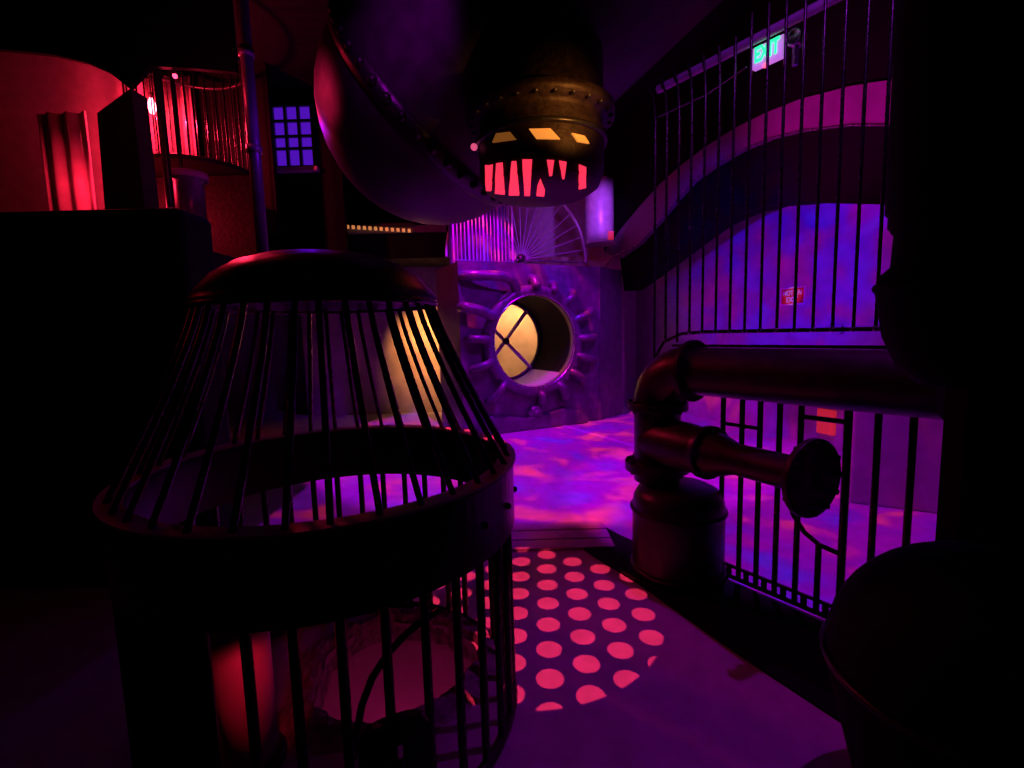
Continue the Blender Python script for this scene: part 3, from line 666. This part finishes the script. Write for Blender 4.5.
# violet window
w0, w1, w2 = at(277,168,7.6), at(316,168,7.6), at(296,106,7.6)
win = thing('window_1', 'violet lit window with dark glazing bars above the walkway', 'window', w0); win['kind'] = 'structure'
MB().box((w0.x, 7.6, w0.z), (w1.x, 7.62, w2.z)).build('pane', M['violet'], win)
mb = MB()
for t in (0, .33, .66, 1): x = w0.x + (w1.x-w0.x)*t; mb.box((x-.02,7.55,w0.z),(x+.02,7.6,w2.z))
for t in (0, .3, .5, .75, 1): z = w0.z + (w2.z-w0.z)*t; mb.box((w0.x,7.56,z-.018),(w1.x,7.6,z+.018))
mb.build('glazing_bars', M['iron'], win)
MB().box((w0.x-.05, 7.5, w0.z-.08), (w1.x+.05, 7.6, w0.z-.02)).build('sill', M['wall'], win)
struct(MB().box((at(256,200,7.7).x, 7.63, 2.2), (at(345,200,7.7).x, 7.73, 5.3)).build('wall_window', M['black']))
struct(MB().box((-6, 9.42, dz1), (dR.x, 9.6, 5.3)).build('wall_upper', M['black']))

# ------------------------------------------------------------------ lights
def light(kind, name, loc, color, energy, target=None, size=.03, angle=60, blend=.3):
    d = bpy.data.lights.new(name, kind); d.color = color; d.energy = energy
    o = bpy.data.objects.new(name, d); COL.objects.link(o); o.location = Vector(loc)
    if kind in ('POINT', 'SPOT'): d.shadow_soft_size = size
    if kind == 'SPOT': d.spot_size = math.radians(angle); d.spot_blend = blend
    if target is not None: o.rotation_euler = (Vector(target) - Vector(loc)).to_track_quat('-Z', 'Y').to_euler()
    return o
class N:
    def __init__(s, nt): s.nt = nt
    def m(s, op, a, b=None, c=None):
        n = s.nt.nodes.new('ShaderNodeMath'); n.operation = op
        for i, v in enumerate((a, b, c)):
            if v is None: continue
            if isinstance(v, (int, float)): n.inputs[i].default_value = v
            else: s.nt.links.new(v, n.inputs[i])
        return n.outputs[0]
# 1. dot projector, straight down
h = 2.95; Lx, Ly = .052, 2.632
o = light('SPOT', 'dot_projector', (Lx, Ly, h), (1, 1, 1), 1.0, size=.004, angle=2*math.degrees(math.atan(.765/h)), blend=.03)
d = o.data; d.use_nodes = True; nt = d.node_tree; em = nt.nodes['Emission']; k = N(nt)
tc = nt.nodes.new('ShaderNodeTexCoord'); sx = nt.nodes.new('ShaderNodeSeparateXYZ'); nt.links.new(tc.outputs['Normal'], sx.inputs[0])
fx = k.m('ADD', k.m('MULTIPLY', k.m('DIVIDE', sx.outputs[0], sx.outputs[2]), -h), Lx - .030)
fy = k.m('ADD', k.m('MULTIPLY', k.m('DIVIDE', sx.outputs[1], sx.outputs[2]), -h), Ly - 3.206)
ca, sa_ = math.cos(.062), math.sin(.062)
ux = k.m('SUBTRACT', k.m('MULTIPLY', fx, ca), k.m('MULTIPLY', fy, sa_)); uy = k.m('ADD', k.m('MULTIPLY', fx, sa_), k.m('MULTIPLY', fy, ca))
def lat(ox, oy):
    a = k.m('MULTIPLY', k.m('SUBTRACT', k.m('FRACT', k.m('ADD', k.m('DIVIDE', k.m('SUBTRACT', ux, ox), .356), 100.5)), .5), .356)
    b = k.m('MULTIPLY', k.m('SUBTRACT', k.m('FRACT', k.m('ADD', k.m('DIVIDE', k.m('SUBTRACT', uy, oy), .2065), 100.5)), .5), .2065)
    return k.m('SQRT', k.m('ADD', k.m('MULTIPLY', a, a), k.m('MULTIPLY', b, b)))
dist = k.m('MINIMUM', lat(0, 0), lat(.178, .103))
mask = k.m('MULTIPLY', k.m('LESS_THAN', dist, .065), 1.0)
em.inputs['Color'].default_value = (1, .026, .10, 1); nt.links.new(mask, em.inputs['Strength'])
d.energy = 470
# 2. swirl projector over the far floor
def swirl(name, loc, target, energy, angle, blend, scale, seed, size=.03, ramp='pink'):
    o = light('SPOT', name, loc, (1, 1, 1), energy, target, size, angle, blend); d = o.data; d.use_nodes = True; nt = d.node_tree; em = nt.nodes['Emission']
    tc = nt.nodes.new('ShaderNodeTexCoord'); mp = nt.nodes.new('ShaderNodeMapping'); nt.links.new(tc.outputs['Normal'], mp.inputs['Vector']); mp.inputs['Location'].default_value = (seed, seed*.7, 0)
    no = nt.nodes.new('ShaderNodeTexNoise'); no.inputs['Scale'].default_value = scale; no.inputs['Detail'].default_value = 3; no.inputs['Distortion'].default_value = .6
    nt.links.new(mp.outputs[0], no.inputs['Vector'])
    rp = nt.nodes.new('ShaderNodeValToRGB'); nt.links.new(no.outputs['Fac'], rp.inputs['Fac']); e = rp.color_ramp.elements
    if ramp == 'pink': stops = [(.28, (.10, .015, 1.1)), (.38, (.20, .005, .9)), (.46, (.32, .0, .68)), (.56, (.48, .0, .56)), (.63, (.95, .02, .38)), (.72, (1.3, .04, .18))]
    else: stops = [(.30, (.01, .01, 1.4)), (.44, (.03, .0, 1.1)), (.52, (.10, .0, .7)), (.60, (.22, .0, .55)), (.72, (.4, .0, .45))]
    e[0].position, e[0].color = stops[0][0], (*stops[0][1], 1); e[1].position, e[1].color = stops[-1][0], (*stops[-1][1], 1)
    for p_, c_ in stops[1:-1]: x = e.new(p_); x.color = (*c_, 1)
    nt.links.new(rp.outputs['Color'], em.inputs['Color'])
    return o
swirl('floor_projector', (-.3, 6.2, 5.0), (.3, 7.0, 0), 1450, 71, .12, 9.0, 3.1)
swirl('gate_projector', (2.0, 4.0, 4.6), (2.6, 4.35, 0), 800, 54, .2, 10.0, 8.7)
swirl('wall_projector', (.2, 4.5, 2.1), wp(775, 270), 560, 56, .7, 11.0, 5.3, ramp='blue')
swirl('left_swirl_fill', (-1.75, 5.5, 4.6), (-1.35, 4.7, 0), 330, 46, .4, 9.0, 1.7)  # second swirl added to carry the pattern over the left floor
# 3. purple wash through the fence onto the near floor
light('SPOT', 'purple_wash', gp(1.15, -.15, 4.4), (.44, .0, .66), 125, (1.0, 1.9, 0), .02, 38, .7)
light('SPOT', 'boiler_wash', (2.2, 4.6, 4.8), (.34, .0, 1.0), 520, (.4, 7.9, 1.5), .05, 55, .8)
light('SPOT', 'arch_wash', (1.2, 4.4, 2.5), (.8, .0, .5), 260, ap(830, 108), .05, 64, .9)
# 4. warm lamps, then rail and sign fills
light('SPOT', 'tunnel_lamp', O - HN*1.25 + V(.25, 0, .9), (1, .40, .14), 400, V(O.x-.35, 9.75, O.z-.1), .05, 110, .8)
light('SPOT', 'panel_lamp', (-1.75, 8.45, 2.3), (1, .33, .08), 420, (-1.62, 9.75, 1.4), .05, 70, 1.0)
light('SPOT', 'firebox_lamp', fb + V(.55, -1.0, fz-.12), (1, .36, .06), 38, fb + V(.10, -.3, fz+.14), .03, 44, .9)
light('SPOT', 'rail_wash', (.95, 1.5, 3.7), (.4, .02, .9), 40, gp(.35, 0, 3.1), .03, 75, .7)  # unseen violet spot added to colour the fence top rail
light('SPOT', 'sign_fill', (2.4, 5.0, 2.1), (1, .4, .7), 55, sc_, .01, 7, .3)  # unseen narrow spot added to brighten the wall sign
# 5. red lights, then unseen red and violet fills added for single objects
light('POINT', 'bulb_light', bu + V(0, -.12, -.02), (1, .012, .05), 45, size=.04)
light('POINT', 'curtain_light', at(166, 118, 5.75), (1, .02, .07), 140, size=.05)
light('POINT', 'column_light', at(97, 196, 5.2), (1, .015, .06), 34, size=.05)
light('POINT', 'red_wall_light', at(96, 92, 5.3), (1, .015, .06), 1.8, size=.1)
light('SPOT', 'vessel_red', (-1.9, 1.7, 2.5), (1, .015, .12), 1300, at(336, 95, 3.75), .05, 15, 1.0)
light('SPOT', 'drum_violet', vc + V(.1, -1.6, .5), (.4, .05, 1), 150, vc + V(0, 0, .5), .04, 46, .8)
light('SPOT', 'wheel_wash', (.9, 6.6, 3.5), (.42, .04, 1), 55, (.6, 8.35, 3.3), .04, 62, .6)
light('POINT', 'bell_red', (-2.1, 1.75, 2.0), (1, .02, .05), .7, size=.05)
light('POINT', 'pipe_red', (vp.location.x - .35, 4.12, 3.75), (1, .015, .07), 5, size=.05)
light('POINT', 'pipe_violet', (vp.location.x + .4, 4.2, 3.3), (.2, 0, 1), 4, size=.05)
light('SPOT', 'vessel_violet', (-.5, 1.7, 3.7), (.45, 0, .7), 90, at(405, 55, 3.3), .05, 34, 1.0)
# 6. light in the pit and on the standpipe
light('POINT', 'pit_light', PIT + V(.05, .05, -.7), (1, .02, .25), 1.4, size=.05)
light('SPOT', 'standpipe_light', (-.75, 1.32, .6), (1, .01, .06), 3, rp + V(0,0,.3), .03, 50, .6)

w = bpy.data.worlds.new('world'); S.world = w; w.use_nodes = True
w.node_tree.nodes['Background'].inputs['Color'].default_value = (.2, .02, .3, 1); w.node_tree.nodes['Background'].inputs['Strength'].default_value = .004
S.view_settings.view_transform = 'Standard'; S.view_settings.look = 'None'; S.view_settings.exposure = 0; S.view_settings.gamma = 1
try: S.view_settings.use_curve_mapping = False
except Exception: pass
S.cycles.use_denoising = True
